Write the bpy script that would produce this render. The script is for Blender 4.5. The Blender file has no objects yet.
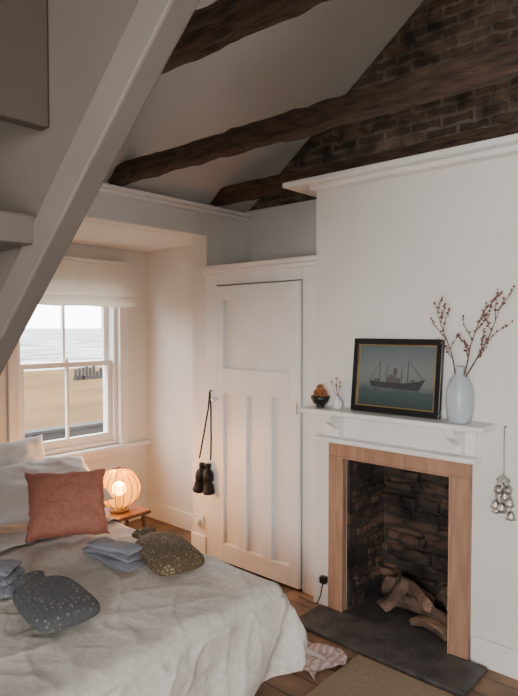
import bpy, bmesh, math, random
from mathutils import Vector, Matrix, Euler, noise
random.seed(7)
D=bpy.data; C=bpy.context; SC=C.scene
COL=SC.collection
# ---------------- materials ----------------
def newmat(name):
    m=D.materials.new(name); m.use_nodes=True
    nt=m.node_tree; b=nt.nodes['Principled BSDF']
    return m,nt,b
def mat(name,c1,c2=None,rough=.7,scale=8,stretch=(1,1,1),bump=.1,bscale=None,metal=0,detail=6,lo=.35,hi=.65,dist=.01,spec=.5):
    m,nt,b=newmat(name); N=nt.nodes; L=nt.links
    if c2 is None: c2=tuple(x*.88 for x in c1[:3])+(1,)
    tc=N.new('ShaderNodeTexCoord'); mp=N.new('ShaderNodeMapping'); mp.inputs['Scale'].default_value=stretch
    L.new(tc.outputs['Object'],mp.inputs[0])
    n=N.new('ShaderNodeTexNoise'); n.inputs['Scale'].default_value=scale; n.inputs['Detail'].default_value=detail
    L.new(mp.outputs[0],n.inputs['Vector'])
    r=N.new('ShaderNodeValToRGB'); r.color_ramp.elements[0].position=lo; r.color_ramp.elements[1].position=hi
    r.color_ramp.elements[0].color=c2; r.color_ramp.elements[1].color=c1
    L.new(n.outputs['Fac'],r.inputs[0]); L.new(r.outputs[0],b.inputs['Base Color'])
    b.inputs['Roughness'].default_value=rough; b.inputs['Metallic'].default_value=metal
    b.inputs['Specular IOR Level'].default_value=spec
    if bump:
        n2=N.new('ShaderNodeTexNoise'); n2.inputs['Scale'].default_value=bscale or scale*3; n2.inputs['Detail'].default_value=4
        L.new(mp.outputs[0],n2.inputs['Vector'])
        bp=N.new('ShaderNodeBump'); bp.inputs['Strength'].default_value=bump; bp.inputs['Distance'].default_value=dist
        L.new(n2.outputs['Fac'],bp.inputs['Height']); L.new(bp.outputs[0],b.inputs['Normal'])
    return m
def brickmat(name,c1,c2,mort,scale=1,bw=.22,bh=.075,ms=.012,plane='YZ',bump=.8,rough=.9,nz=3,warp=.02,lohi=(.45,1.3)):
    m,nt,b=newmat(name); N=nt.nodes; L=nt.links
    tc=N.new('ShaderNodeTexCoord'); sp=N.new('ShaderNodeSeparateXYZ'); L.new(tc.outputs['Object'],sp.inputs[0])
    cb=N.new('ShaderNodeCombineXYZ')
    L.new(sp.outputs[plane[0]],cb.inputs[0]); L.new(sp.outputs[plane[1]],cb.inputs[1])
    nd=N.new('ShaderNodeTexNoise'); nd.inputs['Scale'].default_value=9; L.new(tc.outputs['Object'],nd.inputs['Vector'])
    mx=N.new('ShaderNodeVectorMath'); mx.operation='MULTIPLY_ADD'; mx.inputs[1].default_value=(warp,warp,warp)
    L.new(nd.outputs['Color'],mx.inputs[0]); L.new(cb.outputs[0],mx.inputs[2])
    br=N.new('ShaderNodeTexBrick'); L.new(mx.outputs[0],br.inputs['Vector'])
    br.inputs['Scale'].default_value=scale; br.inputs['Brick Width'].default_value=bw; br.inputs['Row Height'].default_value=bh
    br.inputs['Mortar Size'].default_value=ms; br.inputs['Mortar Smooth'].default_value=.3
    br.inputs['Color1'].default_value=c1; br.inputs['Color2'].default_value=c2; br.inputs['Mortar'].default_value=mort
    n=N.new('ShaderNodeTexNoise'); n.inputs['Scale'].default_value=nz; n.inputs['Detail'].default_value=8; L.new(tc.outputs['Object'],n.inputs['Vector'])
    r=N.new('ShaderNodeValToRGB'); r.color_ramp.elements[0].position=.3;r.color_ramp.elements[1].position=.7
    a,c=lohi
    r.color_ramp.elements[0].color=(a,a,a,1); r.color_ramp.elements[1].color=(c,c*.93,c*.86,1); L.new(n.outputs['Fac'],r.inputs[0])
    mu=N.new('ShaderNodeMix'); mu.data_type='RGBA'; mu.blend_type='MULTIPLY'; mu.inputs[0].default_value=1
    L.new(br.outputs['Color'],mu.inputs[6]); L.new(r.outputs[0],mu.inputs[7]); L.new(mu.outputs[2],b.inputs['Base Color'])
    bp=N.new('ShaderNodeBump'); bp.inputs['Strength'].default_value=bump; bp.inputs['Distance'].default_value=.01; bp.invert=True
    L.new(br.outputs['Fac'],bp.inputs['Height'])
    n3=N.new('ShaderNodeTexNoise'); n3.inputs['Scale'].default_value=30; n3.inputs['Detail'].default_value=5; L.new(tc.outputs['Object'],n3.inputs['Vector'])
    b2=N.new('ShaderNodeBump'); b2.inputs['Strength'].default_value=bump*.7; b2.inputs['Distance'].default_value=.01
    L.new(n3.outputs['Fac'],b2.inputs['Height']); L.new(bp.outputs[0],b2.inputs['Normal']); L.new(b2.outputs[0],b.inputs['Normal'])
    b.inputs['Roughness'].default_value=rough
    return m
def wavemat(name,c1,c2,scale,rough=.95,bump=.6,dirn='X',dist=1.5,dscale=2,rot=(0,0,0)):
    m,nt,b=newmat(name); N=nt.nodes; L=nt.links
    tc=N.new('ShaderNodeTexCoord'); mp=N.new('ShaderNodeMapping'); mp.inputs['Rotation'].default_value=rot; L.new(tc.outputs['Object'],mp.inputs[0])
    w=N.new('ShaderNodeTexWave'); w.bands_direction=dirn; w.inputs['Scale'].default_value=scale; w.inputs['Distortion'].default_value=dist
    w.inputs['Detail Scale'].default_value=dscale; L.new(mp.outputs[0],w.inputs[0])
    r=N.new('ShaderNodeValToRGB'); r.color_ramp.elements[0].color=c2; r.color_ramp.elements[1].color=c1
    r.color_ramp.elements[0].position=.3; r.color_ramp.elements[1].position=.7
    L.new(w.outputs['Fac'],r.inputs[0]); L.new(r.outputs[0],b.inputs['Base Color'])
    bp=N.new('ShaderNodeBump'); bp.inputs['Strength'].default_value=bump; bp.inputs['Distance'].default_value=.005
    L.new(w.outputs['Fac'],bp.inputs['Height']); L.new(bp.outputs[0],b.inputs['Normal'])
    b.inputs['Roughness'].default_value=rough
    return m
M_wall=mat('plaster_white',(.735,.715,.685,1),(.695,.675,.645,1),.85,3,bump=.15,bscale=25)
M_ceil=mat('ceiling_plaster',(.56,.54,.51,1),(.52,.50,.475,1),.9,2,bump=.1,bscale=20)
M_alc=mat('alcove_plaster',(.74,.715,.68,1),(.70,.675,.64,1),.9,2,bump=.1,bscale=20)
M_trim=mat('white_gloss_paint',(.79,.778,.76,1),(.75,.738,.72,1),.4,5,bump=.03)
M_stair=mat('stair_backlit_taupe',(.082,.066,.054,1),(.072,.058,.047,1),.65,4,bump=.05)  # backlit shade of the stair put into its base colour
M_stairl=mat('stair_backlit_taupe_light',(.112,.094,.08,1),(.10,.084,.071,1),.55,4,bump=.05)  # lighter copy for edge and treads, backlit shade also in the colour
M_staird=mat('stair_backlit_brown',(.056,.042,.033,1),(.047,.035,.027,1),.7,4,bump=.05)  # darkest copy for the fascia, backlit shade put into the colour
M_beam=mat('old_dark_timber',(.135,.078,.049,1),(.028,.017,.012,1),.9,12,(4,.7,4),1.0,dist=.03,lo=.3,hi=.75)
M_brick=brickmat('dark_brick',(.15,.105,.078,1),(.06,.045,.036,1),(.14,.12,.10,1),bw=.19,bh=.062,ms=.013,warp=.05,nz=9,lohi=(.3,1.7),bump=1)
M_soot=brickmat('sooty_brick',(.10,.06,.042,1),(.032,.023,.019,1),(.028,.023,.02,1),nz=6,lohi=(.12,1.8),warp=.05)
M_sootx=brickmat('sooty_brick_side',(.075,.05,.037,1),(.03,.022,.019,1),(.025,.021,.019,1),plane='XZ',nz=6,lohi=(.12,1.7),warp=.05)
M_pine=mat('stripped_pine',(.40,.228,.148,1),(.29,.155,.10,1),.6,5,(1,6,1),.1)
M_pinev=mat('stripped_pine_v',(.40,.228,.148,1),(.29,.155,.10,1),.6,5,(6,6,.8),.1)
M_slate=mat('hearth_slate',(.075,.068,.064,1),(.035,.031,.031,1),.6,10,bump=.5)
M_floor=brickmat('floorboards',(.25,.155,.095,1),(.18,.108,.068,1),(.03,.018,.012,1),bw=2.2,bh=.14,ms=.004,plane='YX',bump=.3,rough=.55,nz=5,warp=.004)
M_rug=wavemat('seagrass',(.40,.29,.19,1),(.17,.12,.078,1),38,bump=1,dist=2,dscale=4)
M_linen=mat('linen_coverlet',(.62,.585,.54,1),(.54,.505,.465,1),.95,40,(1,1,1),.6,bscale=55,dist=.005)
M_sheet=mat('white_cotton',(.76,.76,.77,1),(.70,.70,.72,1),.9,6,bump=.6,bscale=7,dist=.02)
M_pink=mat('terracotta_linen',(.44,.18,.13,1),(.36,.14,.10,1),.95,60,bump=.5,bscale=90,dist=.003)
M_black=mat('black_paint',(.012,.012,.013,1),(.008,.008,.009,1),.35,6,bump=.02)
M_rubber=mat('black_leatherette',(.006,.006,.0075,1),(.004,.004,.005,1),.5,80,bump=.3,spec=.25)
M_gold=mat('gilt',(.55,.38,.16,1),(.4,.27,.1,1),.35,20,metal=.8,bump=.1)
M_silver=mat('tarnished_silver',(.60,.58,.55,1),(.30,.28,.27,1),.35,30,metal=.9,bump=.4)
M_vase=mat('pale_glaze',(.45,.495,.54,1),(.39,.435,.48,1),.35,4,bump=.03)
M_twig=mat('twig_bark',(.12,.06,.045,1),(.06,.03,.025,1),.9,30)
M_berry=mat('dull_red_buds',(.22,.085,.065,1),(.13,.05,.04,1),.7,40)
M_cone=mat('pine_cone_brown',(.42,.17,.05,1),(.17,.065,.03,1),.7,40,bump=.6)
M_greyknit2=wavemat('blue_grey_knit',(.30,.31,.35,1),(.19,.195,.225,1),40,dist=2,dirn='Y')
M_log=mat('split_log',(.42,.27,.17,1),(.20,.12,.075,1),.9,10,(6,1,6),.6)
M_bark=mat('bark',(.16,.10,.07,1),(.06,.04,.03,1),.95,14,bump=1)
M_stool=mat('stool_wood',(.22,.10,.05,1),(.13,.055,.03,1),.45,8,(1,5,1),.1)
M_flue_dark=mat('flue_dark',(.05,.045,.04,1),(.02,.018,.017,1),1,20,bump=1)  # near-black colour painted for the unlit flue
M_sand=mat('beach_shingle',(.115,.074,.036,1),(.082,.054,.028,1),1,.25,bump=.3,bscale=8,dist=.05,spec=0)
M_darkwall=mat('garden_wall_render',(.024,.023,.022,1),(.013,.012,.012,1),.95,2)
M_post=mat('groyne_timber',(.02,.017,.014,1),(.01,.009,.008,1),.95,6)
M_socket=mat('socket_plastic',(.75,.75,.74,1),None,.3,5,bump=0)
def blindmat():
    m,nt,b=newmat('blind_cloth');N=nt.nodes;L=nt.links
    b.inputs['Base Color'].default_value=(.72,.69,.63,1); b.inputs['Roughness'].default_value=.95
    tl=N.new('ShaderNodeBsdfTranslucent'); tl.inputs[0].default_value=(.75,.70,.60,1)
    wv=N.new('ShaderNodeTexNoise'); wv.inputs['Scale'].default_value=120; bp=N.new('ShaderNodeBump'); bp.inputs['Strength'].default_value=.2; bp.inputs['Distance'].default_value=.003
    L.new(wv.outputs['Fac'],bp.inputs['Height']); L.new(bp.outputs[0],b.inputs['Normal'])
    mx=N.new('ShaderNodeMixShader'); mx.inputs[0].default_value=.25
    L.new(b.outputs[0],mx.inputs[1]); L.new(tl.outputs[0],mx.inputs[2]); L.new(mx.outputs[0],N['Material Output'].inputs['Surface'])
    return m
M_blind=blindmat()
def dotmat(name,base,dot,scale,thr):
    m,nt,b=newmat(name);N=nt.nodes;L=nt.links
    tc=N.new('ShaderNodeTexCoord'); v=N.new('ShaderNodeTexVoronoi'); v.inputs['Scale'].default_value=scale; v.inputs['Randomness'].default_value=.6
    L.new(tc.outputs['Object'],v.inputs['Vector'])
    n=N.new('ShaderNodeTexNoise'); n.inputs['Scale'].default_value=22; L.new(tc.outputs['Object'],n.inputs['Vector'])
    ad=N.new('ShaderNodeMath'); ad.operation='MULTIPLY_ADD'; ad.inputs[1].default_value=.5; L.new(n.outputs['Fac'],ad.inputs[0]); L.new(v.outputs['Distance'],ad.inputs[2])
    r=N.new('ShaderNodeValToRGB'); r.color_ramp.interpolation='LINEAR'
    r.color_ramp.elements[0].position=thr; r.color_ramp.elements[1].position=thr+.28
    r.color_ramp.elements[0].color=dot; r.color_ramp.elements[1].color=base
    L.new(ad.outputs[0],r.inputs[0])
    L.new(r.outputs[0],b.inputs['Base Color'])
    bp=N.new('ShaderNodeBump'); bp.inputs['Strength'].default_value=.8; bp.inputs['Distance'].default_value=.005; bp.invert=True
    L.new(v.outputs['Distance'],bp.inputs['Height']); L.new(bp.outputs[0],b.inputs['Normal'])
    b.inputs['Roughness'].default_value=.95
    return m
M_hwb1=dotmat('charcoal_knit_flecked',(.08,.083,.088,1),(.27,.26,.24,1),62,.29)
M_hwb2=dotmat('brown_knit_flecked',(.10,.072,.040,1),(.32,.25,.15,1),80,.36)
def seamat():
    m,nt,b=newmat('sea_surf');N=nt.nodes;L=nt.links
    tc=N.new('ShaderNodeTexCoord'); mp=N.new('ShaderNodeMapping'); mp.inputs['Scale'].default_value=(.05,.16,1); L.new(tc.outputs['Object'],mp.inputs[0])
    n=N.new('ShaderNodeTexNoise'); n.inputs['Scale'].default_value=2; n.inputs['Detail'].default_value=8; L.new(mp.outputs[0],n.inputs['Vector'])
    r=N.new('ShaderNodeValToRGB'); r.color_ramp.elements[0].position=.44; r.color_ramp.elements[1].position=.58
    r.color_ramp.elements[0].color=(.045,.05,.058,1); r.color_ramp.elements[1].color=(.34,.34,.34,1)
    L.new(n.outputs['Fac'],r.inputs[0])
    L.new(r.outputs[0],b.inputs['Base Color']); b.inputs['Roughness'].default_value=.6; b.inputs['Specular IOR Level'].default_value=.1
    return m
M_sea=seamat()
# ---------------- mesh helpers ----------------
def addobj(name,me,mat=None,parent=None,smooth=False):
    o=D.objects.new(name,me); COL.objects.link(o)
    if mat: me.materials.append(mat)
    if smooth:
        for p in me.polygons: p.use_smooth=True
    if parent: o.parent=parent
    return o
def frombm(name,bm,mat,parent=None,smooth=False):
    bmesh.ops.recalc_face_normals(bm,faces=bm.faces)
    me=D.meshes.new(name); bm.to_mesh(me); bm.free()
    return addobj(name,me,mat,parent,smooth)
def bmbox(bm,x0,x1,y0,y1,z0,z1):
    r=bmesh.ops.create_cube(bm,size=1)
    for v in r['verts']:
        v.co=Vector(((x0+x1)/2+v.co.x*(x1-x0),(y0+y1)/2+v.co.y*(y1-y0),(z0+z1)/2+v.co.z*(z1-z0)))
def boxes(name,lst,mat,parent=None,bevel=0):
    bm=bmesh.new()
    for b in lst: bmbox(bm,*b)
    o=frombm(name,bm,mat,parent)
    if bevel:
        md=o.modifiers.new('bev','BEVEL'); md.width=bevel; md.segments=2; md.limit_method='ANGLE'
    return o
def empty(name,loc=(0,0,0),rot=(0,0,0)):
    e=D.objects.new(name,None); COL.objects.link(e); e.location=loc; e.rotation_euler=rot; e.empty_display_size=.1
    return e
def lathe(name,prof,mat,parent=None,loc=(0,0,0),rot=(0,0,0),n=32):
    bm=bmesh.new(); rings=[]
    for r,z in prof:
        rings.append([bm.verts.new((r*math.cos(2*math.pi*i/n),r*math.sin(2*math.pi*i/n),z)) for i in range(n)])
    for a,b in zip(rings,rings[1:]):
        for i in range(n): bm.faces.new((a[i],a[(i+1)%n],b[(i+1)%n],b[i]))
    if prof[0][0]>1e-4: bm.faces.new(rings[0])
    if prof[-1][0]>1e-4: bm.faces.new(rings[-1])
    o=frombm(name,bm,mat,parent,True); o.location=loc; o.rotation_euler=rot
    return o
def prism(name,poly,axis,a0,a1,mat,parent=None,bevel=0):
    bm=bmesh.new()
    def P(p,a):
        if axis=='X': return (a,p[0],p[1])
        if axis=='Y': return (p[0],a,p[1])
        return (p[0],p[1],a)
    A=[bm.verts.new(P(p,a0)) for p in poly]; B=[bm.verts.new(P(p,a1)) for p in poly]
    bm.faces.new(A); bm.faces.new(B[::-1]); n=len(poly)
    for i in range(n): bm.faces.new((A[i],A[(i+1)%n],B[(i+1)%n],B[i]))
    o=frombm(name,bm,mat,parent)
    if bevel:
        md=o.modifiers.new('bev','BEVEL'); md.width=bevel; md.segments=2
    return o
def tube(name,pts,r,mat,parent=None,taper=None,smooth=True,seg=8):
    bm=bmesh.new(); pts=[Vector(p) for p in pts]; rings=[]
    for i,p in enumerate(pts):
        d=(pts[min(i+1,len(pts)-1)]-pts[max(i-1,0)]).normalized()
        up=Vector((0,0,1)) if abs(d.z)<.9 else Vector((1,0,0))
        a=d.cross(up).normalized(); b=d.cross(a).normalized()
        rr=r if taper is None else r+(taper-r)*i/(len(pts)-1)
        rings.append([bm.verts.new(p+a*rr*math.cos(2*math.pi*k/seg)+b*rr*math.sin(2*math.pi*k/seg)) for k in range(seg)])
    for A,B in zip(rings,rings[1:]):
        for k in range(seg): bm.faces.new((A[k],A[(k+1)%seg],B[(k+1)%seg],B[k]))
    bm.faces.new(rings[0]); bm.faces.new(rings[-1][::-1])
    return frombm(name,bm,mat,parent,smooth)
def timber(name,x0,x1,y0,y1,z0,z1,mat,amp=.009,seed=0):
    bm=bmesh.new(); n=int((y1-y0)/.025); rings=[]
    cs=[]; m=6
    for i in range(m): cs.append((x0+(x1-x0)*i/m,z0))
    for i in range(m): cs.append((x1,z0+(z1-z0)*i/m))
    for i in range(m): cs.append((x1-(x1-x0)*i/m,z1))
    for i in range(m): cs.append((x0,z1-(z1-z0)*i/m))
    cx,cz=(x0+x1)/2,(z0+z1)/2
    for j in range(n+1):
        y=y0+(y1-y0)*j/n; ring=[]
        for k,(x,z) in enumerate(cs):
            corner=.90+.08*noise.noise(Vector((k,y*6,seed))) if k%m==0 else 1
            nn=noise.noise(Vector((x*9+seed,y*3.5,z*9)))*amp*1.2+noise.noise(Vector((x*40+seed,y*12,z*40)))*amp*1.0
            dx,dz=(x-cx)*corner,(z-cz)*corner
            l=math.hypot(dx,dz); f=1+nn/l
            ring.append(bm.verts.new((cx+dx*f,y,cz+dz*f)))
        rings.append(ring)
    K=len(cs)
    for A,B in zip(rings,rings[1:]):
        for k in range(K): bm.faces.new((A[k],A[(k+1)%K],B[(k+1)%K],B[k]))
    bm.faces.new(rings[0]); bm.faces.new(rings[-1][::-1])
    return frombm(name,bm,mat)
# ---------------- room shell ----------------
OA,OB,OZ=1.168,1.785,.888   # fireplace opening
boxes('floor',[(-1.6,3.4,-1.8,4.2,-.1,0)],M_floor)
boxes('wall_right',[(2.75,3.40,-1.8,OA,0,2.40),(2.75,3.40,OB,2.0,0,2.40),(2.75,3.40,OA,OB,OZ,2.40),(3.14,3.40,OA,OB,0,OZ),
   (3.24,3.40,2.0,3.12,0,2.47),(2.80,3.24,2.97,3.12,0,2.24),(3.07,3.40,3.12,4.2,0,2.47)],M_wall)
boxes('wall_gable',[(3.28,3.42,-1.8,4.2,2.47,5.0)],M_brick)
boxes('wall_back',[(-1.6,1.95,4.0,4.2,0,2.47),(2.79,3.07,4.0,4.2,0,2.47),(1.95,2.79,4.0,4.2,0,.66),(1.95,2.79,4.0,4.2,2.05,2.47)],M_wall)
boxes('wall_left',[(-1.75,-1.6,-1.8,-1.2,0,4.9),(-1.75,-1.6,.2,4.2,0,4.9),(-1.75,-1.6,-1.2,.2,0,.8),(-1.75,-1.6,-1.2,.2,2.2,4.9)],M_wall)
boxes('wall_front',[(-1.75,3.4,-1.95,-1.8,0,4.9)],M_wall)
boxes('ceiling_alcove',[(-1.6,3.07,3.12,4.0,2.24,2.30)],M_alc)
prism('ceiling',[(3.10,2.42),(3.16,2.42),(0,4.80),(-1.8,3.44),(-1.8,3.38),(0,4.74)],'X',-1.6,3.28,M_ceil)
boxes('trim_plate_beam',[(-1.6,3.24,3.0,3.12,2.24,2.42)],M_wall,bevel=.006)
boxes('trim_plate_cornice',[(-1.6,3.24,2.95,3.10,2.42,2.445),(-1.6,3.24,2.975,3.0,2.395,2.42)],M_trim,bevel=.006)
boxes('trim_chimney_cornice',[(2.63,3.27,-1.8,2.16,2.405,2.435),(2.68,2.75,-1.8,2.0,2.375,2.405)],M_trim,bevel=.008)
timber('ceiling_beam',1.235,1.33,-1.78,3.0,2.475,2.575,M_beam,seed=1)
timber('ceiling_beam.001',2.04,2.14,-1.78,3.02,2.46,2.56,M_beam,seed=5)
timber('ceiling_beam.002',2.88,2.98,-1.78,3.02,2.465,2.575,M_beam,seed=9)
boxes('baseboard_right',[(2.73,2.75,-1.8,1.07,0,.13),(2.73,2.75,1.89,2.0,0,.13)],M_trim,bevel=.005)
boxes('baseboard_alcove',[(3.05,3.07,3.12,4.0,0,.14),(2.78,2.80,2.97,3.12,0,.14)],M_trim,bevel=.005)
boxes('baseboard_back',[(-1.6,3.05,3.98,4.0,0,.14)],M_trim,bevel=.005)
# ---------------- closet ----------------
cl=empty('closet')
boxes('frame',[(2.79,3.24,2.86,2.97,0,1.99),(2.79,3.24,2.0,2.13,0,1.99),(2.79,3.24,2.13,2.86,1.89,1.99)],M_trim,cl,.004)
boxes('top_shelf',[(2.74,3.24,2.0,2.985,1.99,2.02)],M_trim,cl,.006)
boxes('shelf_moulding',[(2.765,2.79,2.0,2.975,1.965,1.99)],M_trim,cl,.005)
boxes('inner_back',[(2.84,2.86,2.13,2.86,.0,1.89)],M_trim,cl)
dr=empty('door_1')
X0,X1=2.768,2.80
st=[(X0,X1,2.137,2.215,.02,1.88),(X0,X1,2.780,2.857,.02,1.88),(X0,X1,2.215,2.78,1.785,1.88),(X0,X1,2.215,2.78,1.165,1.33),(X0,X1,2.215,2.78,.02,.145)]
w=(2.78-2.215-2*.075)/3
st+= [(X0,X1,2.215+w,2.215+w+.075,.145,1.165),(X0,X1,2.215+2*w+.075,2.215+2*w+.15,.145,1.165)]
boxes('stiles_rails',st,M_trim,dr,.004)
boxes('panels',[(2.792,2.80,2.137,2.857,.02,1.88)],M_trim,dr)
lathe('knob',[(.0,0),(.008,0),(.008,.02),(.018,.03),(.02,.04),(.012,.05),(0,.052)],M_trim,dr,(2.768,2.835,1.12),(0,-math.pi/2,0),20)
boxes('latch_plate',[(2.764,2.768,2.145,2.16,1.08,1.15)],M_silver,dr,.001)
# ---------------- window ----------------
wi=empty('window_1')
boxes('box_frame',[(1.95,1.98,4.02,4.18,.66,2.05),(2.76,2.79,4.02,4.18,.66,2.05),(1.98,2.76,4.02,4.18,2.02,2.05),(1.98,2.76,4.02,4.18,.66,.69)],M_trim,wi,.003)
boxes('lower_sash',[(1.98,2.02,4.05,4.09,.69,1.34),(2.72,2.76,4.05,4.09,.69,1.34),(2.02,2.72,4.05,4.09,.69,.755),(2.02,2.72,4.05,4.09,1.30,1.34),(2.36,2.38,4.055,4.085,.755,1.30)],M_trim,wi,.003)
boxes('upper_sash',[(1.98,2.02,4.10,4.14,1.30,2.02),(2.72,2.76,4.10,4.14,1.30,2.02),(2.02,2.72,4.10,4.14,1.97,2.02),(2.02,2.72,4.10,4.14,1.30,1.34),(2.36,2.38,4.105,4.135,1.34,1.97)],M_trim,wi,.003)
boxes('architrave',[(1.87,1.95,3.975,4.0,.66,2.12),(2.79,2.87,3.975,4.0,.66,2.12),(1.95,2.79,3.975,4.0,2.05,2.12)],M_trim,wi,.006)
boxes('sill_board',[(1.82,3.06,3.93,4.02,.625,.66)],M_trim,wi,.006)
boxes('apron',[(1.87,3.05,3.985,4.0,.57,.625)],M_trim,wi,.004)
lathe('sash_catch',[(0,0),(.012,0),(.012,.01),(.006,.02),(.01,.03),(0,.032)],M_gold,wi,(2.37,4.07,1.34),n=16)
gm,nt,b=newmat('window_glass'); N=nt.nodes;L=nt.links
tr=N.new('ShaderNodeBsdfTransparent'); gl=N.new('ShaderNodeBsdfGlossy'); gl.inputs['Roughness'].default_value=.02
mx=N.new('ShaderNodeMixShader'); mx.inputs[0].default_value=.03; L.new(tr.outputs[0],mx.inputs[1]); L.new(gl.outputs[0],mx.inputs[2])
L.new(mx.outputs[0],N['Material Output'].inputs['Surface'])
boxes('glass_lower',[(2.02,2.72,4.069,4.071,.755,1.30)],gm,wi)
boxes('glass_upper',[(2.02,2.72,4.119,4.121,1.34,1.97)],gm,wi)
bl=empty('roman_blind')
bm=bmesh.new(); prof=[(3.955,2.10),(3.915,2.10),(3.91,2.03),(3.905,1.93),(3.898,1.87),(3.90,1.85),(3.91,1.845),(3.90,1.835),(3.888,1.81),(3.888,1.79),(3.90,1.77),(3.93,1.765),(3.95,1.78)]
n=40; rows=[]
for i in range(n+1):
    x=1.88+1.0*i/n
    rows.append([bm.verts.new((x,y+.002*math.sin(i*.9),z+.003*math.sin(i*.35)*(1 if z<1.95 else 0))) for y,z in prof])
for A,B in zip(rows,rows[1:]):
    for k in range(len(prof)-1): bm.faces.new((A[k],A[k+1],B[k+1],B[k]))
frombm('cloth',bm,M_blind,bl)
boxes('headrail',[(1.88,2.88,3.92,3.975,2.10,2.125)],M_trim,bl,.003)
w2=empty('added_fill_window')  # unseen window, added to carry the room fill light
boxes('frame',[(-1.72,-1.64,-1.2,-1.15,.8,2.2),(-1.72,-1.64,.15,.2,.8,2.2),(-1.72,-1.64,-1.15,.15,2.15,2.2),(-1.72,-1.64,-1.15,.15,.8,.85),(-1.71,-1.66,-.52,-.48,.85,2.15),(-1.71,-1.66,-1.15,.15,1.48,1.52)],M_trim,w2)
# ---------------- staircase (foreground) ----------------
s=empty('loft_staircase')
def zl(y): return 2.058-.886*(y-.542)
ya,yb=-.45,2.80
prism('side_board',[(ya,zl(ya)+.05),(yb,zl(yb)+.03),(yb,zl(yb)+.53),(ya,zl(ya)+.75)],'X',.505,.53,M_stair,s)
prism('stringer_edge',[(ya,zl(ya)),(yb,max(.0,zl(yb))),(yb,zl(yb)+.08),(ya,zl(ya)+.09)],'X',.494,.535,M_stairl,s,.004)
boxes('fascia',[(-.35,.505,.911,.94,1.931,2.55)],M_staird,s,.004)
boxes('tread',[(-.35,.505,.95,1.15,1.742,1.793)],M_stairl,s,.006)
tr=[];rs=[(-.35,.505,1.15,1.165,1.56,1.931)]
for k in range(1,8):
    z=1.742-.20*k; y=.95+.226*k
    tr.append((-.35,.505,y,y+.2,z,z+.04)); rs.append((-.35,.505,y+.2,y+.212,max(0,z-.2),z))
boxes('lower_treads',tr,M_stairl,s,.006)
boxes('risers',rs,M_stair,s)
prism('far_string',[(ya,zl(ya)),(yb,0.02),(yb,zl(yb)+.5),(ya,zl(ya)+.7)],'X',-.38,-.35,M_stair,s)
# ---------------- fireplace ----------------
fp=empty('fireplace')
boxes('jambs',[(2.705,2.75,OB,1.88,0,OZ),(2.705,2.75,1.078,OA,0,OZ)],M_pinev,fp,.004)
boxes('lintel',[(2.705,2.75,1.078,1.88,OZ,.965)],M_pine,fp,.004)
boxes('inner_bead',[(2.697,2.705,OB-.006,OB+.006,0,OZ),(2.697,2.705,OA-.006,OA+.006,0,OZ),(2.697,2.705,OA-.006,OB+.006,OZ-.006,OZ+.006)],M_pine,fp,.002)
boxes('back_lining',[(3.125,3.14,OA,OB,0,OZ)],M_soot,fp)
boxes('side_lining',[(2.75,3.125,OA,OA+.02,0,OZ),(2.75,3.125,OB-.02,OB,0,OZ)],M_sootx,fp)
boxes('throat',[(2.75,3.125,OA+.02,OB-.02,OZ-.02,OZ)],M_flue_dark,fp)  # dark cap painted where the flue would be in shade
boxes('hearth',[(2.44,3.125,OA,OB,0,.022),(2.44,2.704,.98,OA,0,.022),(2.44,2.704,OB,1.93,0,.022)],M_slate,fp,.003)
random.seed(3)
bm=bmesh.new()
tb=bmesh.new(); bmesh.ops.create_cube(tb,size=1); bmesh.ops.subdivide_edges(tb,edges=tb.edges[:],cuts=3,use_grid_fill=True)
tb.verts.ensure_lookup_table(); tb.verts.index_update()
TV=[v.co.copy() for v in tb.verts]; TF=[[v.index for v in f.verts] for f in tb.faces]; tb.free()
def rbrick(x0,x1,y0,y1,z0,z1,sd):
    vs=[]
    for c in TV:
        rr=1-.12*max(0,(abs(c.x)+abs(c.y)+abs(c.z)-.8))
        p=Vector(((x0+x1)/2+c.x*(x1-x0)*rr,(y0+y1)/2+c.y*(y1-y0)*rr,(z0+z1)/2+c.z*(z1-z0)*rr))
        p+=Vector((noise.noise(p*26+Vector((sd,0,0))),noise.noise(p*26+Vector((0,sd,5))),noise.noise(p*26+Vector((3,0,sd)))))*.015
        vs.append(bm.verts.new(p))
    for f in TF: bm.faces.new([vs[i] for i in f])
for r_ in range(11):
    z=.03+r_*.075
    y=OA+.02
    while y<OB-.06:
        L_=random.choice((.09,.13,.17)); y2=min(OB-.022,y+L_)
        if random.random()>.15: rbrick(3.125-.012-random.uniform(0,.045),3.13,y,y2-.008,z+random.uniform(-.006,.006),z+.064,r_*7+y*50)
        y=y2
    x=2.78+(r_%2)*.04
    while x<3.06:
        L_=random.choice((.09,.12,.16)); x2=min(3.11,x+L_)
        if random.random()>.2: rbrick(x,x2-.008,OB-.024-random.uniform(0,.02),OB-.018,z,z+.062,r_*5+x*30+90)
        x=x2
frombm('rough_bricks',bm,M_soot,fp)
# mantel
mt=empty('mantelpiece')
boxes('shelf',[(2.58,2.75,.972,1.985,1.13,1.158)],M_trim,mt,.006)
boxes('lower_ledge',[(2.665,2.75,1.035,1.955,.967,.992)],M_trim,mt,.006)
boxes('frieze',[(2.735,2.75,1.06,1.93,.992,1.13)],M_trim,mt)
br=[(2.737,.992),(2.70,.992),(2.682,1.003),(2.686,1.03),(2.682,1.045),(2.662,1.062),(2.632,1.075),(2.602,1.092),(2.594,1.13),(2.737,1.13)]
prism('bracket_l',br,'Y',1.795,1.84,M_trim,mt,.003)
prism('bracket_r',br,'Y',1.11,1.155,M_trim,mt,.003)
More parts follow.
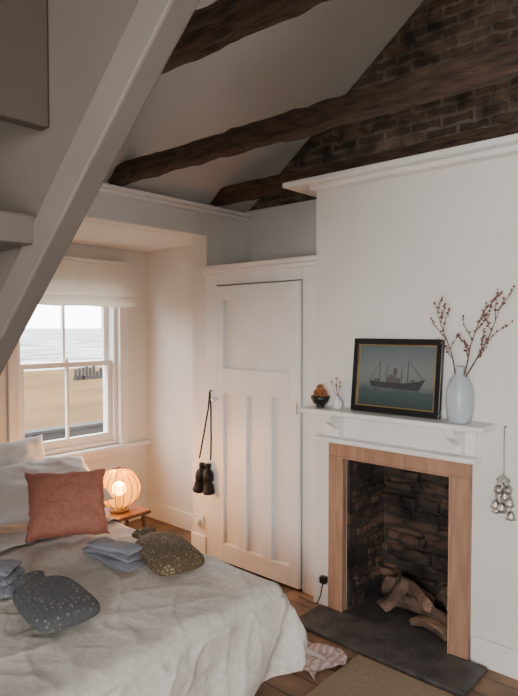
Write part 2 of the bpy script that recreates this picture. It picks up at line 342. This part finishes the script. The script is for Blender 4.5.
# logs
lg=empty('firewood_pile')
def log(name,p0,p1,r,parent,split=True,seed=0,roll=0):
    bm=bmesh.new(); p0=Vector(p0);p1=Vector(p1); d=(p1-p0).normalized(); a=d.cross(Vector((0,0,1))).normalized(); b=a.cross(d)
    if roll:
        q=Matrix.Rotation(roll,3,d); a=q@a; b=q@b
    n=14; rings=[]
    for j in range(9):
        t=j/8; c=p0.lerp(p1,t)+b*.02*math.sin(t*3.1); ring=[]
        for k in range(n):
            an=2*math.pi*k/n; rr=r*(1+.2*noise.noise(Vector((math.cos(an)*1.5,math.sin(an)*1.5+t*3,seed))))
            ca,sa=math.cos(an),math.sin(an)
            if split and sa>.15: sa=.15+.1*(sa-.15)
            ring.append(bm.verts.new(c+a*rr*ca+b*rr*sa))
        rings.append(ring)
    for A,B in zip(rings,rings[1:]):
        for k in range(n): bm.faces.new((A[k],A[(k+1)%n],B[(k+1)%n],B[k]))
    bm.faces.new(rings[0]); bm.faces.new(rings[-1][::-1])
    o=frombm(name,bm,M_bark,parent); o.data.materials.append(M_log)
    for p in o.data.polygons:
        if abs(p.normal.dot(d))>.8 or p.normal.dot(b)>.75: p.material_index=1
    return o
log('log_1',(2.90,1.23,.085),(2.95,1.60,.085),.055,lg,seed=1,roll=.5)
log('log_2',(2.98,1.40,.085),(3.02,1.68,.10),.055,lg,False,seed=2)
log('log_3',(2.81,1.58,.060),(2.93,1.50,.20),.055,lg,seed=3,roll=2.6)
log('log_4',(2.86,1.34,.155),(2.97,1.56,.175),.05,lg,seed=4,roll=.9)
log('log_7',(2.80,1.22,.060),(2.84,1.42,.055),.035,lg,seed=8)
log('log_8',(2.90,1.22,.15),(3.03,1.33,.15),.045,lg,False,seed=9)
# ---------------- mantel objects ----------------
ZM=1.158
pf=empty('framed_ship_painting',(2.680,1.465,ZM+.003))
pf.rotation_euler=(Matrix.Rotation(-math.pi/2,3,'Z')@Matrix.Rotation(math.radians(-6),3,'X')).to_euler()
W,H=.50,.385; fw=.030
boxes('frame',[(-W/2,W/2,-.012,.012,0,fw),(-W/2,W/2,-.012,.012,H-fw,H),(-W/2,-W/2+fw,-.012,.012,fw,H-fw),(W/2-fw,W/2,-.012,.012,fw,H-fw)],M_black,pf,.003)
g=.006; a=W/2-fw
boxes('gilt_slip',[(-a,a,-.008,.004,fw,fw+g),(-a,a,-.008,.004,H-fw-g,H-fw),(-a,-a+g,-.008,.004,fw+g,H-fw-g),(a-g,a,-.008,.004,fw+g,H-fw-g)],M_gold,pf)
pm,nt,b=newmat('painted_sea_and_sky');N=nt.nodes;L=nt.links
tc=N.new('ShaderNodeTexCoord'); sp=N.new('ShaderNodeSeparateXYZ'); L.new(tc.outputs['Object'],sp.inputs[0])
nn=N.new('ShaderNodeTexNoise'); nn.inputs['Scale'].default_value=14; nn.inputs['Detail'].default_value=8
mp=N.new('ShaderNodeMapping'); mp.inputs['Scale'].default_value=(1,1,3); L.new(tc.outputs['Object'],mp.inputs[0]); L.new(mp.outputs[0],nn.inputs['Vector'])
ma=N.new('ShaderNodeMath'); ma.operation='MULTIPLY_ADD'; ma.inputs[1].default_value=.09; L.new(nn.outputs['Fac'],ma.inputs[0]); L.new(sp.outputs['Z'],ma.inputs[2])
mr=N.new('ShaderNodeMapRange'); mr.inputs[1].default_value=.05; mr.inputs[2].default_value=.39; L.new(ma.outputs[0],mr.inputs[0])
r=N.new('ShaderNodeValToRGB'); e=r.color_ramp.elements; e[0].position=0; e[0].color=(.035,.05,.055,1); e[1].position=1; e[1].color=(.10,.13,.14,1)
x=e.new(.32); x.color=(.06,.08,.085,1); x=e.new(.42); x.color=(.15,.165,.16,1); x=e.new(.65); x.color=(.165,.185,.18,1)
L.new(mr.outputs[0],r.inputs[0]); L.new(r.outputs[0],b.inputs['Base Color']); b.inputs['Roughness'].default_value=.3
boxes('canvas',[(-a,a,.0,.004,fw,H-fw)],pm,pf)
M_hull=mat('painted_hull',(.035,.037,.04,1),None,.5,10,bump=0)
M_ship=mat('painted_superstructure',(.10,.095,.085,1),(.06,.058,.055,1),.5,30,bump=0)
prism('hull',[(-.15,.165),(-.135,.135),(.13,.125),(.165,.185),(.12,.170),(.05,.160),(-.05,.16)],'Y',-.003,.0,M_hull,pf)
boxes('superstructure',[(-.05,.03,-.0025,0,.16,.185),(-.035,.0,-.0025,0,.185,.20),(-.12,-.09,-.0025,0,.16,.178),(.085,.11,-.0025,0,.167,.180),(-.012,.008,-.0025,0,.20,.235)],M_ship,pf)
boxes('masts',[(-.091,-.089,-.002,0,.16,.27),(.069,.071,-.002,0,.165,.275),(-.0495,-.048,-.002,0,.18,.25),(.0355,.037,-.002,0,.17,.24)],M_hull,pf)
prism('rigging',[(-.09,.268),(-.0892,.27),(-.141,.165),(-.1425,.165)],'Y',-.002,0,M_ship,pf)
prism('rigging_fore',[(.07,.273),(.0712,.275),(.1535,.182),(.152,.180)],'Y',-.002,0,M_ship,pf)
boxes('backing',[(-W/2+.01,W/2-.01,.012,.016,.01,H-.01)],M_stool,pf)
# vase with branches
vs=empty('vase_with_branches',(2.66,1.11,ZM+.001))
lathe('vase',[(.0,0),(.042,0),(.048,.004),(.056,.03),(.061,.075),(.062,.125),(.057,.165),(.044,.197),(.026,.216),(.019,.226),(.019,.250),(.026,.262),(.022,.262),(.015,.247),(.014,.20),(.0,.16)],M_vase,vs,n=40)
random.seed(21)
bm_b=bmesh.new()
def bud(bm,p,r):
    res=bmesh.ops.create_icosphere(bm,subdivisions=1,radius=r)
    for v in res['verts']: v.co=v.co*1+Vector(p)
def branch(p,d,length,r,depth):
    pts=[Vector(p)]; d=Vector(d).normalized(); n=9
    for i in range(n):
        d=(d+Vector((random.uniform(-1,1)*.07,random.uniform(-1,1)*.13,random.uniform(-.05,.07)))).normalized()
        pts.append(pts[-1]+d*length/n)
        if i>=(3 if depth else 1):
            for q in range(2):
                if random.random()<.6:
                    o=Vector((random.uniform(-1,1),random.uniform(-1,1),random.uniform(-.3,1))).normalized()
                    bud(bm_b,pts[-1]+o*random.uniform(.003,.010),random.uniform(.0035,.0062))
        if depth>0 and i in (2,3,4,5,6,7):
            sd=1 if random.random()<.5 else -1
            nd=(d+Vector((random.uniform(-.4,.4),sd*random.uniform(.5,1.0),.2))).normalized()
            branch(pts[-1],nd,length*random.uniform(.2,.33),r*.6,depth-1)
    tube('twig',pts,r,M_twig,vs,taper=r*.35,seg=6)
branch((0,0.004,.17),(-.1,.20,1),.40,.0036,1)
branch((.0,-.004,.17),(-.05,-.42,1),.40,.0036,1)
branch((.004,-.003,.17),(-.10,-.70,1),.45,.0036,1)
frombm('buds',bm_b,M_berry,vs,True)
bo=empty('bowl_of_pine_cones',(2.66,1.905,ZM+.001))
lathe('bowl',[(0,0),(.024,0),(.026,.006),(.022,.010),(.040,.026),(.052,.048),(.054,.064),(.051,.064),(.045,.045),(.02,.02),(0,.018)],M_black,bo,n=32)
def cone(name,p,r,parent):
    bm=bmesh.new()
    for i in range(70):
        t=(i+.5)/70; ph=i*2.39996; z=1-2*t; rr=math.sqrt(1-z*z)
        res=bmesh.ops.create_cone(bm,segments=5,radius1=r*.26,radius2=.0005,depth=r*.5,cap_ends=True)
        d=Vector((rr*math.cos(ph),rr*math.sin(ph),z*1.15)); q=Vector((0,0,1)).rotation_difference((d+Vector((0,0,.8))).normalized())
        for v in res['verts']: v.co=q@v.co+d*r*.82
    bmesh.ops.create_icosphere(bm,subdivisions=2,radius=r*.8)
    o=frombm(name,bm,M_cone,parent); o.location=p
cone('cone_1',(0,.020,.076),.024,bo); cone('cone_2',(-.004,-.023,.078),.023,bo); cone('cone_3',(-.01,-.004,.108),.020,bo); cone('cone_4',(.018,.0,.08),.02,bo)
bd=empty('bud_vase_with_dried_stems',(2.67,1.80,ZM+.001))
lathe('bud_vase',[(0,0),(.018,0),(.028,.012),(.031,.028),(.024,.046),(.012,.058),(.010,.066),(.013,.070),(.010,.070),(.006,.05),(0,.04)],M_sheet,bd,n=28)
bm_b=bmesh.new()
for k in range(5):
    dx=random.uniform(-.02,.02);dy=-.03+.016*k
    pts=[Vector((0,0,.05)),Vector((dx*.4,dy*.3,.08)),Vector((dx,dy,.125+.04*((k*7)%3)/2))]
    tube('stem_%d'%k,pts,.0012,M_twig,bd,seg=5)
    bud(bm_b,pts[-1],.008)
frombm('seed_heads',bm_b,mat('dried_flower',(.45,.36,.24,1),(.3,.2,.12,1),.9,60),bd,True)
ho=empty('hanging_silver_ornament',(2.72,.925,1.15))
lathe('nail',[(0,0),(.003,0),(.003,.022),(.006,.024),(0,.027)],M_silver,ho,(.03,0,0),(0,-math.pi/2,0),12)
tube('cord',[(0.004,0,.0),(.004,.001,-.1),(.004,-.001,-.2),(.004,0,-.27)],.003,M_silver,ho)
lathe('crown',[(0,0),(.006,-.002),(.01,-.012),(.028,-.024),(.030,-.032),(.012,-.036),(.0,-.036)][::-1],M_silver,ho,(0.0,0,-.215),n=20)
for i in range(6):
    an=i*math.pi/3; x=-.0+.024*math.cos(an)*.8; y=.036*math.sin(an); zz=-.30-.045*(i%2)-.02*(i%3)
    tube('chain_%d'%i,[(0,y*.4,-.245),(x,y,-.27),(x,y,zz)],.0015,M_silver,ho,seg=5)
    lathe('bell_%d'%i,[(0,.020),(.008,.018),(.014,.008),(.017,-.006),(.022,-.018),(.019,-.018),(.006,-.004),(.004,-.026),(.0,-.028)],M_silver,ho,(x,y,zz-.016),n=16)
for i,(y,zz) in enumerate([(.0,-.375),(.02,-.29),(-.022,-.285)]):
    bm=bmesh.new(); bmesh.ops.create_uvsphere(bm,u_segments=14,v_segments=10,radius=.021)
    o=frombm('bead_%d'%i,bm,M_silver,ho,True); o.location=(-.005,y,zz)
# ---------------- binoculars ----------------
bi=empty('binoculars',(2.755,2.925,0))
lathe('hook',[(0,0),(.006,0),(.005,.02),(.01,.024),(0,.03)],M_silver,bi,(.033,-.02,1.17),(0,-math.pi/2,0),14)
tube('strap_l',[(.01,-.02,1.176),(0.01,-.005,1.05),(-.0,.035,.85),(-.012,.062,.70)],.006,M_rubber,bi,seg=6)
tube('strap_r',[(.01,-.02,1.176),(0.01,-.03,1.05),(-.0,-.042,.85),(-.012,-.050,.70)],.006,M_rubber,bi,seg=6)
for sd,yy,tl in (('l',.064,13),('r',-.044,-3)):
    lathe('barrel_'+sd,[(0,.006),(.032,.006),(.036,0),(.040,.004),(.040,.022),(.036,.028),(.034,.06),(.028,.082),(.036,.092),(.037,.135),(.030,.155),(.020,.163),(.019,.180),(.024,.184),(.024,.205),(.017,.207),(0,.20)],M_rubber,bi,(-.024,yy,.470),(math.radians(tl),0,0),28)
boxes('bridge',[(-.034,-.012,-.035,.040,.570,.588),(-.034,-.012,-.035,.036,.62,.635)],M_rubber,bi,.003)
lathe('focus_wheel',[(0,0),(.008,0),(.008,.05),(.013,.052),(.013,.075),(0,.075)],M_rubber,bi,(-.024,.003,.57),n=16)
# ---------------- sockets ----------------
so=empty('wall_socket')
boxes('plate',[(2.738,2.75,1.895,1.99,.135,.215)],M_socket,so,.003)
boxes('switches',[(2.733,2.738,1.905,1.92,.195,.207),(2.733,2.738,1.955,1.97,.195,.207)],M_socket,so)
boxes('plug',[(2.70,2.738,1.900,1.938,.14,.18)],M_black,so,.006)
boxes('plug_white',[(2.70,2.738,1.945,1.985,.14,.18)],M_socket,so,.006)
tube('cable',[(2.705,1.915,.145),(2.69,1.92,.08),(2.70,1.95,.02),(2.70,1.99,.012),(2.72,2.1,.010)],.004,M_black,so)
s2=empty('wall_socket.001')
boxes('plate',[(2.788,2.80,3.0,3.085,.20,.28)],M_socket,s2,.003)
boxes('plug',[(2.76,2.788,3.02,3.06,.215,.255)],M_socket,s2,.005)
# ---------------- bed ----------------
bed=empty('bed')
boxes('base',[(.72,1.84,1.72,3.62,.12,.27)],M_darkwall,bed,.01)
boxes('legs',[(.74,.80,1.78,1.84,0,.12),(1.74,1.80,1.78,1.84,0,.12),(.74,.80,3.5,3.56,0,.12),(1.74,1.80,3.5,3.56,0,.12)],M_stool,bed)
boxes('mattress',[(.70,1.87,1.66,3.62,.27,.46)],M_sheet,bed,.04)
boxes('headboard',[(.68,1.92,3.66,3.70,0,.72)],M_trim,bed,.01)
ZT=.505
def drape(name,x0,x1,yf,yh,top,dl,dropx,dropy,mat,rr=.06,nx=200,ny=210,flare=.10,fold=.09,corner=.38,amp=.007,wr=.006):
    bm=bmesh.new(); V=[]
    xa,xb,ya_=x0+rr,x1-rr,yf+rr
    for j in range(ny+1):
        t=(ya_-dropy)+(yh-(ya_-dropy))*j/ny; row=[]
        for i in range(nx+1):
            s_=(xa-dl)+((xb+dropx)-(xa-dl))*i/nx
            ds=0; sx=0
            if s_>xb: ds=s_-xb; sx=1
            elif s_<xa: ds=xa-s_; sx=-1
            dt=max(0,ya_-t); dist0=math.hypot(ds,dt); c=2*ds*dt/(dist0*dist0) if dist0>0 else 0
            dist=dist0*(1-.26*c)
            bx=min(max(s_,xa),xb); by=max(t,ya_)
            wv=amp*(noise.noise(Vector((s_*3,t*3,0)))+.5*noise.noise(Vector((s_*8,t*7,3))))
            wv+=.008*noise.noise(Vector(((s_+t)*6,(s_-t)*1.5,9)))
            rg=1-abs(noise.noise(Vector(((s_-t*.6)*5,(s_*.6+t)*2.0,1))))*2.2
            rg2=1-abs(noise.noise(Vector(((s_*.5+t)*6,(s_-t*.5)*2.6,7))))*2.2
            rg3=1-abs(noise.noise(Vector(((s_+t*.2)*9,(t-s_*.2)*4,17))))*2.2
            wv+=wr*(max(0,rg)**4+max(0,rg2)**4+.5*max(0,rg3)**4)
            if dist<1e-6: p=(bx,by,top+wv)
            else:
                if dist<rr*math.pi/2:
                    o=rr*math.sin(dist/rr); dn=rr*(1-math.cos(dist/rr))
                else:
                    e_=dist-rr*math.pi/2
                    o=rr+e_*(flare+corner*c)+fold*e_*math.sin(13*(s_*1.0-t*1.1)+3*noise.noise(Vector((s_*1.5,t*1.5,4))))*1.2+wv*1.5
                    dn=rr+e_*math.sqrt(max(.1,1-(flare+corner*c)**2))
                ux,uy=(ds/dist0*sx,-dt/dist0)
                z=top-dn+wv*max(0,1-dist*4)
                p=(bx+ux*o,by+uy*o,max(.012+.006*math.sin(s_*40+t*30)+.004,z))
            row.append(bm.verts.new(p))
        V.append(row)
    for j in range(ny):
        for i in range(nx): bm.faces.new((V[j][i],V[j][i+1],V[j+1][i+1],V[j+1][i]))
    return frombm(name,bm,mat,bed,True)
drape('coverlet',.68,1.95,1.56,3.0,ZT,.28,.45,.40,M_linen)
drape('duvet_turnback',.685,1.955,2.72,3.6,ZT+.012,.2,.25,.0,M_sheet,amp=.02,ny=60)
def pillow(name,w,h,T,mat,loc,rot,n=32,seed=0,pw=4):
    bm=bmesh.new(); g={}
    for sgn in (1,-1):
        for j in range(n+1):
            for i in range(n+1):
                u=2*i/n-1; v=2*j/n-1; edge=(i in(0,n) or j in(0,n))
                if edge and sgn==-1: g[(sgn,i,j)]=g[(1,i,j)]; continue
                th=T/2*(max(0,(1-u**pw)*(1-v**pw)))**.6
                th*=1+.28*noise.noise(Vector((u*2+seed,v*2,sgn)))+.14*noise.noise(Vector((u*5+seed,v*5,sgn)))
                px=u*w/2*(1-.09*(1-v*v)*abs(u)); py=v*h/2*(1-.09*(1-u*u)*abs(v))
                px+=.012*noise.noise(Vector((v*4,u*4,seed))); py+=.010*noise.noise(Vector((v*4+9,u*4,seed)))
                g[(sgn,i,j)]=bm.verts.new((px,sgn*th,py+h/2))
        for j in range(n):
            for i in range(n):
                bm.faces.new((g[(sgn,i,j)],g[(sgn,i+1,j)],g[(sgn,i+1,j+1)],g[(sgn,i,j+1)]))
    o=frombm(name,bm,mat,None,True); o.location=loc; o.rotation_euler=rot
    return o
pillow('pillow',.70,.44,.18,M_sheet,(1.65,2.94,ZT+.085),(math.radians(-64),0,math.radians(-4)),seed=1)
pillow('pillow.001',.66,.38,.14,M_sheet,(1.58,3.36,ZT+.075),(math.radians(-30),0,math.radians(3)),seed=4)
pillow('pillow.002',.54,.44,.17,M_sheet,(1.0,3.0,ZT+.085),(math.radians(-60),0,math.radians(2)),seed=7)
pillow('throw_cushion',.41,.36,.15,M_pink,(1.545,2.65,ZT+.035),(math.radians(-32),math.radians(3),math.radians(-22)),seed=9,pw=6)
def hwb(name,mat,loc,rz,sc=1.0,rx=0):
    e=empty(name,loc,(rx,0,rz)); e.scale=(sc,sc,sc)
    secs=[(-.165,.03,.012),(-.16,.075,.022),(-.145,.097,.034),(-.11,.105,.044),(-.05,.104,.049),(.02,.102,.048),(.07,.097,.042),(.098,.085,.036),(.115,.062,.029),(.125,.042,.025),(.14,.033,.022),(.155,.036,.023),(.172,.050,.026),(.188,.056,.025),(.19,.048,.016),(.186,.03,.008)]
    bm=bmesh.new(); n=28; rings=[]
    for y,w_,h_ in secs:
        ring=[]
        for k in range(n):
            a_=2*math.pi*k/n; c_,s_=math.cos(a_),math.sin(a_)
            x=w_*math.copysign(abs(c_)**.75,c_); z=h_*math.copysign(abs(s_)**.8,s_)
            z=z*(1 if z>0 else .6)
            x+=.004*noise.noise(Vector((x*20,y*20,z*20)))
            ring.append(bm.verts.new((x,y,z+.6*.049)))
        rings.append(ring)
    for A,B in zip(rings,rings[1:]):
        for k in range(n): bm.faces.new((A[k],A[(k+1)%n],B[(k+1)%n],B[k]))
    bm.faces.new(rings[0]); bm.faces.new(rings[-1][::-1])
    o=frombm('knitted_cover',bm,mat,e,True)
    md=o.modifiers.new('s','SUBSURF'); md.levels=1; md.render_levels=2
    lathe('stopper',[(0,0),(.012,0),(.014,.02),(.010,.026),(0,.026)],M_black,e,(0,.176,.022),(-math.pi/2,0,0),16)
    tube('drawstring',[(.04*math.cos(t)*.9,.142,.028+.025*math.sin(t)) for t in [i*2*math.pi/16 for i in range(17)]],.004,mat,e,seg=6)
    return e
hwb('hot_water_bottle',M_hwb1,(1.115,2.045,ZT+.026),math.radians(-6),1.2,math.radians(3))
hwb('hot_water_bottle.001',M_hwb2,(1.715,2.11,ZT+.026),math.radians(-12),1.2,math.radians(6))
def folded(name,loc,rz,w,l,layers,mat,th=.034):
    e=empty(name,loc,(0,0,rz))
    z=0
    for q in range(layers):
        h=th-.003*q; bm=bmesh.new(); n=26; rings=[]; ll=l*(1-.10*q); ww=w*(1-.09*q)
        for j in range(25):
            v=2*j/24-1; prof_=(1-abs(v)**5)**.5 if abs(v)<1 else .05
            ring=[]
            for k in range(n):
                a_=2*math.pi*k/n; c_,s_=math.cos(a_),math.sin(a_)
                x=ww/2*math.copysign(abs(c_)**.6,c_)*(.86+.14*prof_)+.016*math.sin(v*2.3+q*2)
                zz=h/2*max(.12,prof_)*math.copysign(abs(s_)**.8,s_)
                zz+=.010*noise.noise(Vector((x*14,v*3,q*5)))
                ring.append(bm.verts.new((x,v*ll/2+.012*noise.noise(Vector((x*20,q,v))),z+h/2+zz)))
            rings.append(ring)
        for A,B in zip(rings,rings[1:]):
            for k in range(n): bm.faces.new((A[k],A[(k+1)%n],B[(k+1)%n],B[k]))
        bm.faces.new(rings[0]); bm.faces.new(rings[-1][::-1])
        frombm('fold_%d'%q,bm,mat,e,True)
        z+=h*.82
    return e
folded('knitted_socks',(1.035,2.42,ZT+.016),math.radians(38),.17,.30,3,M_greyknit2,.045)
folded('knitted_socks.001',(1.555,2.27,ZT+.016),math.radians(8),.13,.34,3,M_greyknit2,.038)
# ---------------- bedside stool + lamp ----------------
sx_,sy_=2.21,3.16
stl=empty('bedside_stool',(sx_,sy_,0))
boxes('seat',[(-.15,.15,-.13,.13,.395,.42)],M_stool,stl,.008)
for i,(a_,b_) in enumerate([(-1,-1),(1,-1),(-1,1),(1,1)]):
    tube('leg_%d'%i,[(a_*.11,b_*.09,.396),(a_*.145,b_*.12,0.0)],.015,M_stool,stl,taper=.011)
boxes('stretchers',[(-.12,.12,-.112,-.095,.17,.19),(-.12,.12,.095,.112,.17,.19)],M_stool,stl,.003)
lp=empty('table_lamp',(sx_-.01,sy_,.421))
lathe('base',[(0,0),(.06,0),(.062,.008),(.045,.016),(.02,.02),(0,.02)],M_stool,lp)
R=.138; cz=.15
prof=[]
for i in range(25):
    t=-math.pi/2*.82+ (math.pi*.90)*i/24
    prof.append((R*math.cos(t),cz+R*.93*math.sin(t)))
sm,nt,b=newmat('lamp_shade_glow');N=nt.nodes;L=nt.links
tp=N.new('ShaderNodeBsdfTransparent'); tp.inputs[0].default_value=(1,.78,.46,1); tl=N.new('ShaderNodeBsdfTranslucent'); tl.inputs[0].default_value=(.7,.26,.03,1)
em=N.new('ShaderNodeEmission'); em.inputs[0].default_value=(1,.38,.03,1); em.inputs[1].default_value=1.1
m1=N.new('ShaderNodeMixShader'); m1.inputs[0].default_value=.08; L.new(tp.outputs[0],m1.inputs[1]); L.new(tl.outputs[0],m1.inputs[2])
ad=N.new('ShaderNodeAddShader'); L.new(m1.outputs[0],ad.inputs[0]); L.new(em.outputs[0],ad.inputs[1]); L.new(ad.outputs[0],N['Material Output'].inputs['Surface'])
bm=bmesh.new(); n=64; rings=[]
for r_,z_ in prof:
    rings.append([bm.verts.new((r_*(1-.03*abs(math.sin(8*2*math.pi*i/n)))*math.cos(2*math.pi*i/n),r_*(1-.03*abs(math.sin(8*2*math.pi*i/n)))*math.sin(2*math.pi*i/n),z_)) for i in range(n)])
for A,B in zip(rings,rings[1:]):
    for k in range(n): bm.faces.new((A[k],A[(k+1)%n],B[(k+1)%n],B[k]))
frombm('shade',bm,sm,lp,True)
for q in range(16):
    a_=2*math.pi*q/16
    tube('rib_%d'%q,[(r_*1.012*math.cos(a_),r_*1.012*math.sin(a_),z_) for r_,z_ in prof[::2]],.003,M_stool,lp,seg=5)
lathe('collar',[(prof[-1][0],0),(prof[-1][0]+.004,.004),(prof[-1][0]+.004,.012),(prof[-1][0]-.003,.012)],M_stool,lp,(0,0,prof[-1][1]-.004))
lathe('stem',[(0,0),(.012,0),(.012,.07),(.018,.075),(.018,.10),(0,.10)],M_stool,lp,(0,0,.01),n=16)
bmn,nt,b=newmat('bulb_glow'); b.inputs['Emission Color'].default_value=(1,.55,.15,1); b.inputs['Emission Strength'].default_value=14
bm=bmesh.new(); bmesh.ops.create_uvsphere(bm,u_segments=16,v_segments=10,radius=.045); o=frombm('bulb',bm,bmn,lp,True); o.location=(0,0,.145)
ld=D.lights.new('lamp_bulb_light','POINT'); ld.energy=21; ld.color=(1,.56,.22); ld.shadow_soft_size=.025
lo=D.objects.new('bulb_light',ld); COL.objects.link(lo); lo.parent=lp; lo.location=(0,0,.219)
# ---------------- rugs ----------------
boxes('seagrass_rug',[(.3,2.42,-.6,1.50,0,.012)],M_rug,None,.004)
bm=bmesh.new(); n=30; V=[]
for j in range(n+1):
    row=[]
    for i in range(n+1):
        u=i/n; v=j/n
        x=2.10+.26*u+.02*math.sin(v*7); y=1.53+.30*v+.03*math.sin(u*6)
        z=.018+.035*abs(noise.noise(Vector((u*4,v*3,2))))
        row.append(bm.verts.new((x,y,z)))
    V.append(row)
for j in range(n):
    for i in range(n): bm.faces.new((V[j][i],V[j][i+1],V[j+1][i+1],V[j+1][i]))
M_rag=wavemat('rag_rug_stripes',(.48,.38,.35,1),(.33,.24,.225,1),9,dist=5,dirn='Y')
o=frombm('rag_rug',bm,M_rag,None,True)
md=o.modifiers.new('s','SOLIDIFY'); md.thickness=.01
# ---------------- exterior ----------------
def plane(name,x0,x1,y0,y1,z,mat):
    bm=bmesh.new(); v=[bm.verts.new(p) for p in ((x0,y0,z),(x1,y0,z),(x1,y1,z),(x0,y1,z))]; bm.faces.new(v)
    return frombm(name,bm,mat)
boxes('ground_beach',[(-200,400,4.6,52,-2.9,-2.4)],M_sand)
plane('ground_sea',-3000,6000,52,6000,-2.42,M_sea)
boxes('garden_wall',[(-4,26,13.8,14.1,-2.4,-1.05),(-4,26,13.75,14.15,-1.05,-.98)],M_darkwall)
pl=[]
random.seed(5)
for i in range(8):
    x=24.0+.38*i; y=40+.1*i; h=.55+random.uniform(0,.5)
    pl.append((x,x+.17,y,y+.17,-2.45,-2.4+h))
pl.append((24.0,26.9,40.2,40.3,-2.45,-2.1))
boxes('timber_groyne',pl,M_post)
# ---------------- light ----------------
wd=D.worlds.new('World'); SC.world=wd; wd.use_nodes=True
nt=wd.node_tree; bg=nt.nodes['Background']
tc=nt.nodes.new('ShaderNodeTexCoord'); sp=nt.nodes.new('ShaderNodeSeparateXYZ'); nt.links.new(tc.outputs['Generated'],sp.inputs[0])
rp=nt.nodes.new('ShaderNodeValToRGB'); rp.color_ramp.elements[0].position=0; rp.color_ramp.elements[0].color=(1,.97,.95,1)
rp.color_ramp.elements[1].position=.5; rp.color_ramp.elements[1].color=(.94,.97,1,1)
nt.links.new(sp.outputs['Z'],rp.inputs[0]); nt.links.new(rp.outputs[0],bg.inputs[0]); bg.inputs[1].default_value=12.5
pt=D.lights.new('window_1_portal','AREA'); pt.shape='RECTANGLE'; pt.size=.8; pt.size_y=1.35; pt.cycles.is_portal=True
po=D.objects.new('window_1_portal',pt); COL.objects.link(po); po.location=(2.37,4.19,1.35); po.rotation_euler=(math.radians(-90),0,0)
al=D.lights.new('added_fill_light','AREA'); al.shape='RECTANGLE'; al.size=1.25; al.size_y=1.25; al.energy=122; al.color=(1,.985,.962)  # added area light for room fill, set in the unseen left-wall opening
ao=D.objects.new('added_fill_light',al); COL.objects.link(ao); ao.location=(-1.73,-.5,1.5); ao.rotation_euler=(0,math.radians(-90),0)
# ---------------- camera ----------------
cd=D.cameras.new('camera'); co=D.objects.new('camera',cd); COL.objects.link(co); SC.camera=co
co.location=(0,0,1.6); co.rotation_euler=(math.radians(90-1.95),0,math.radians(-48.4))
cd.sensor_fit='VERTICAL'; cd.sensor_height=36; cd.lens=36*586/696; cd.clip_start=.05; cd.clip_end=10000
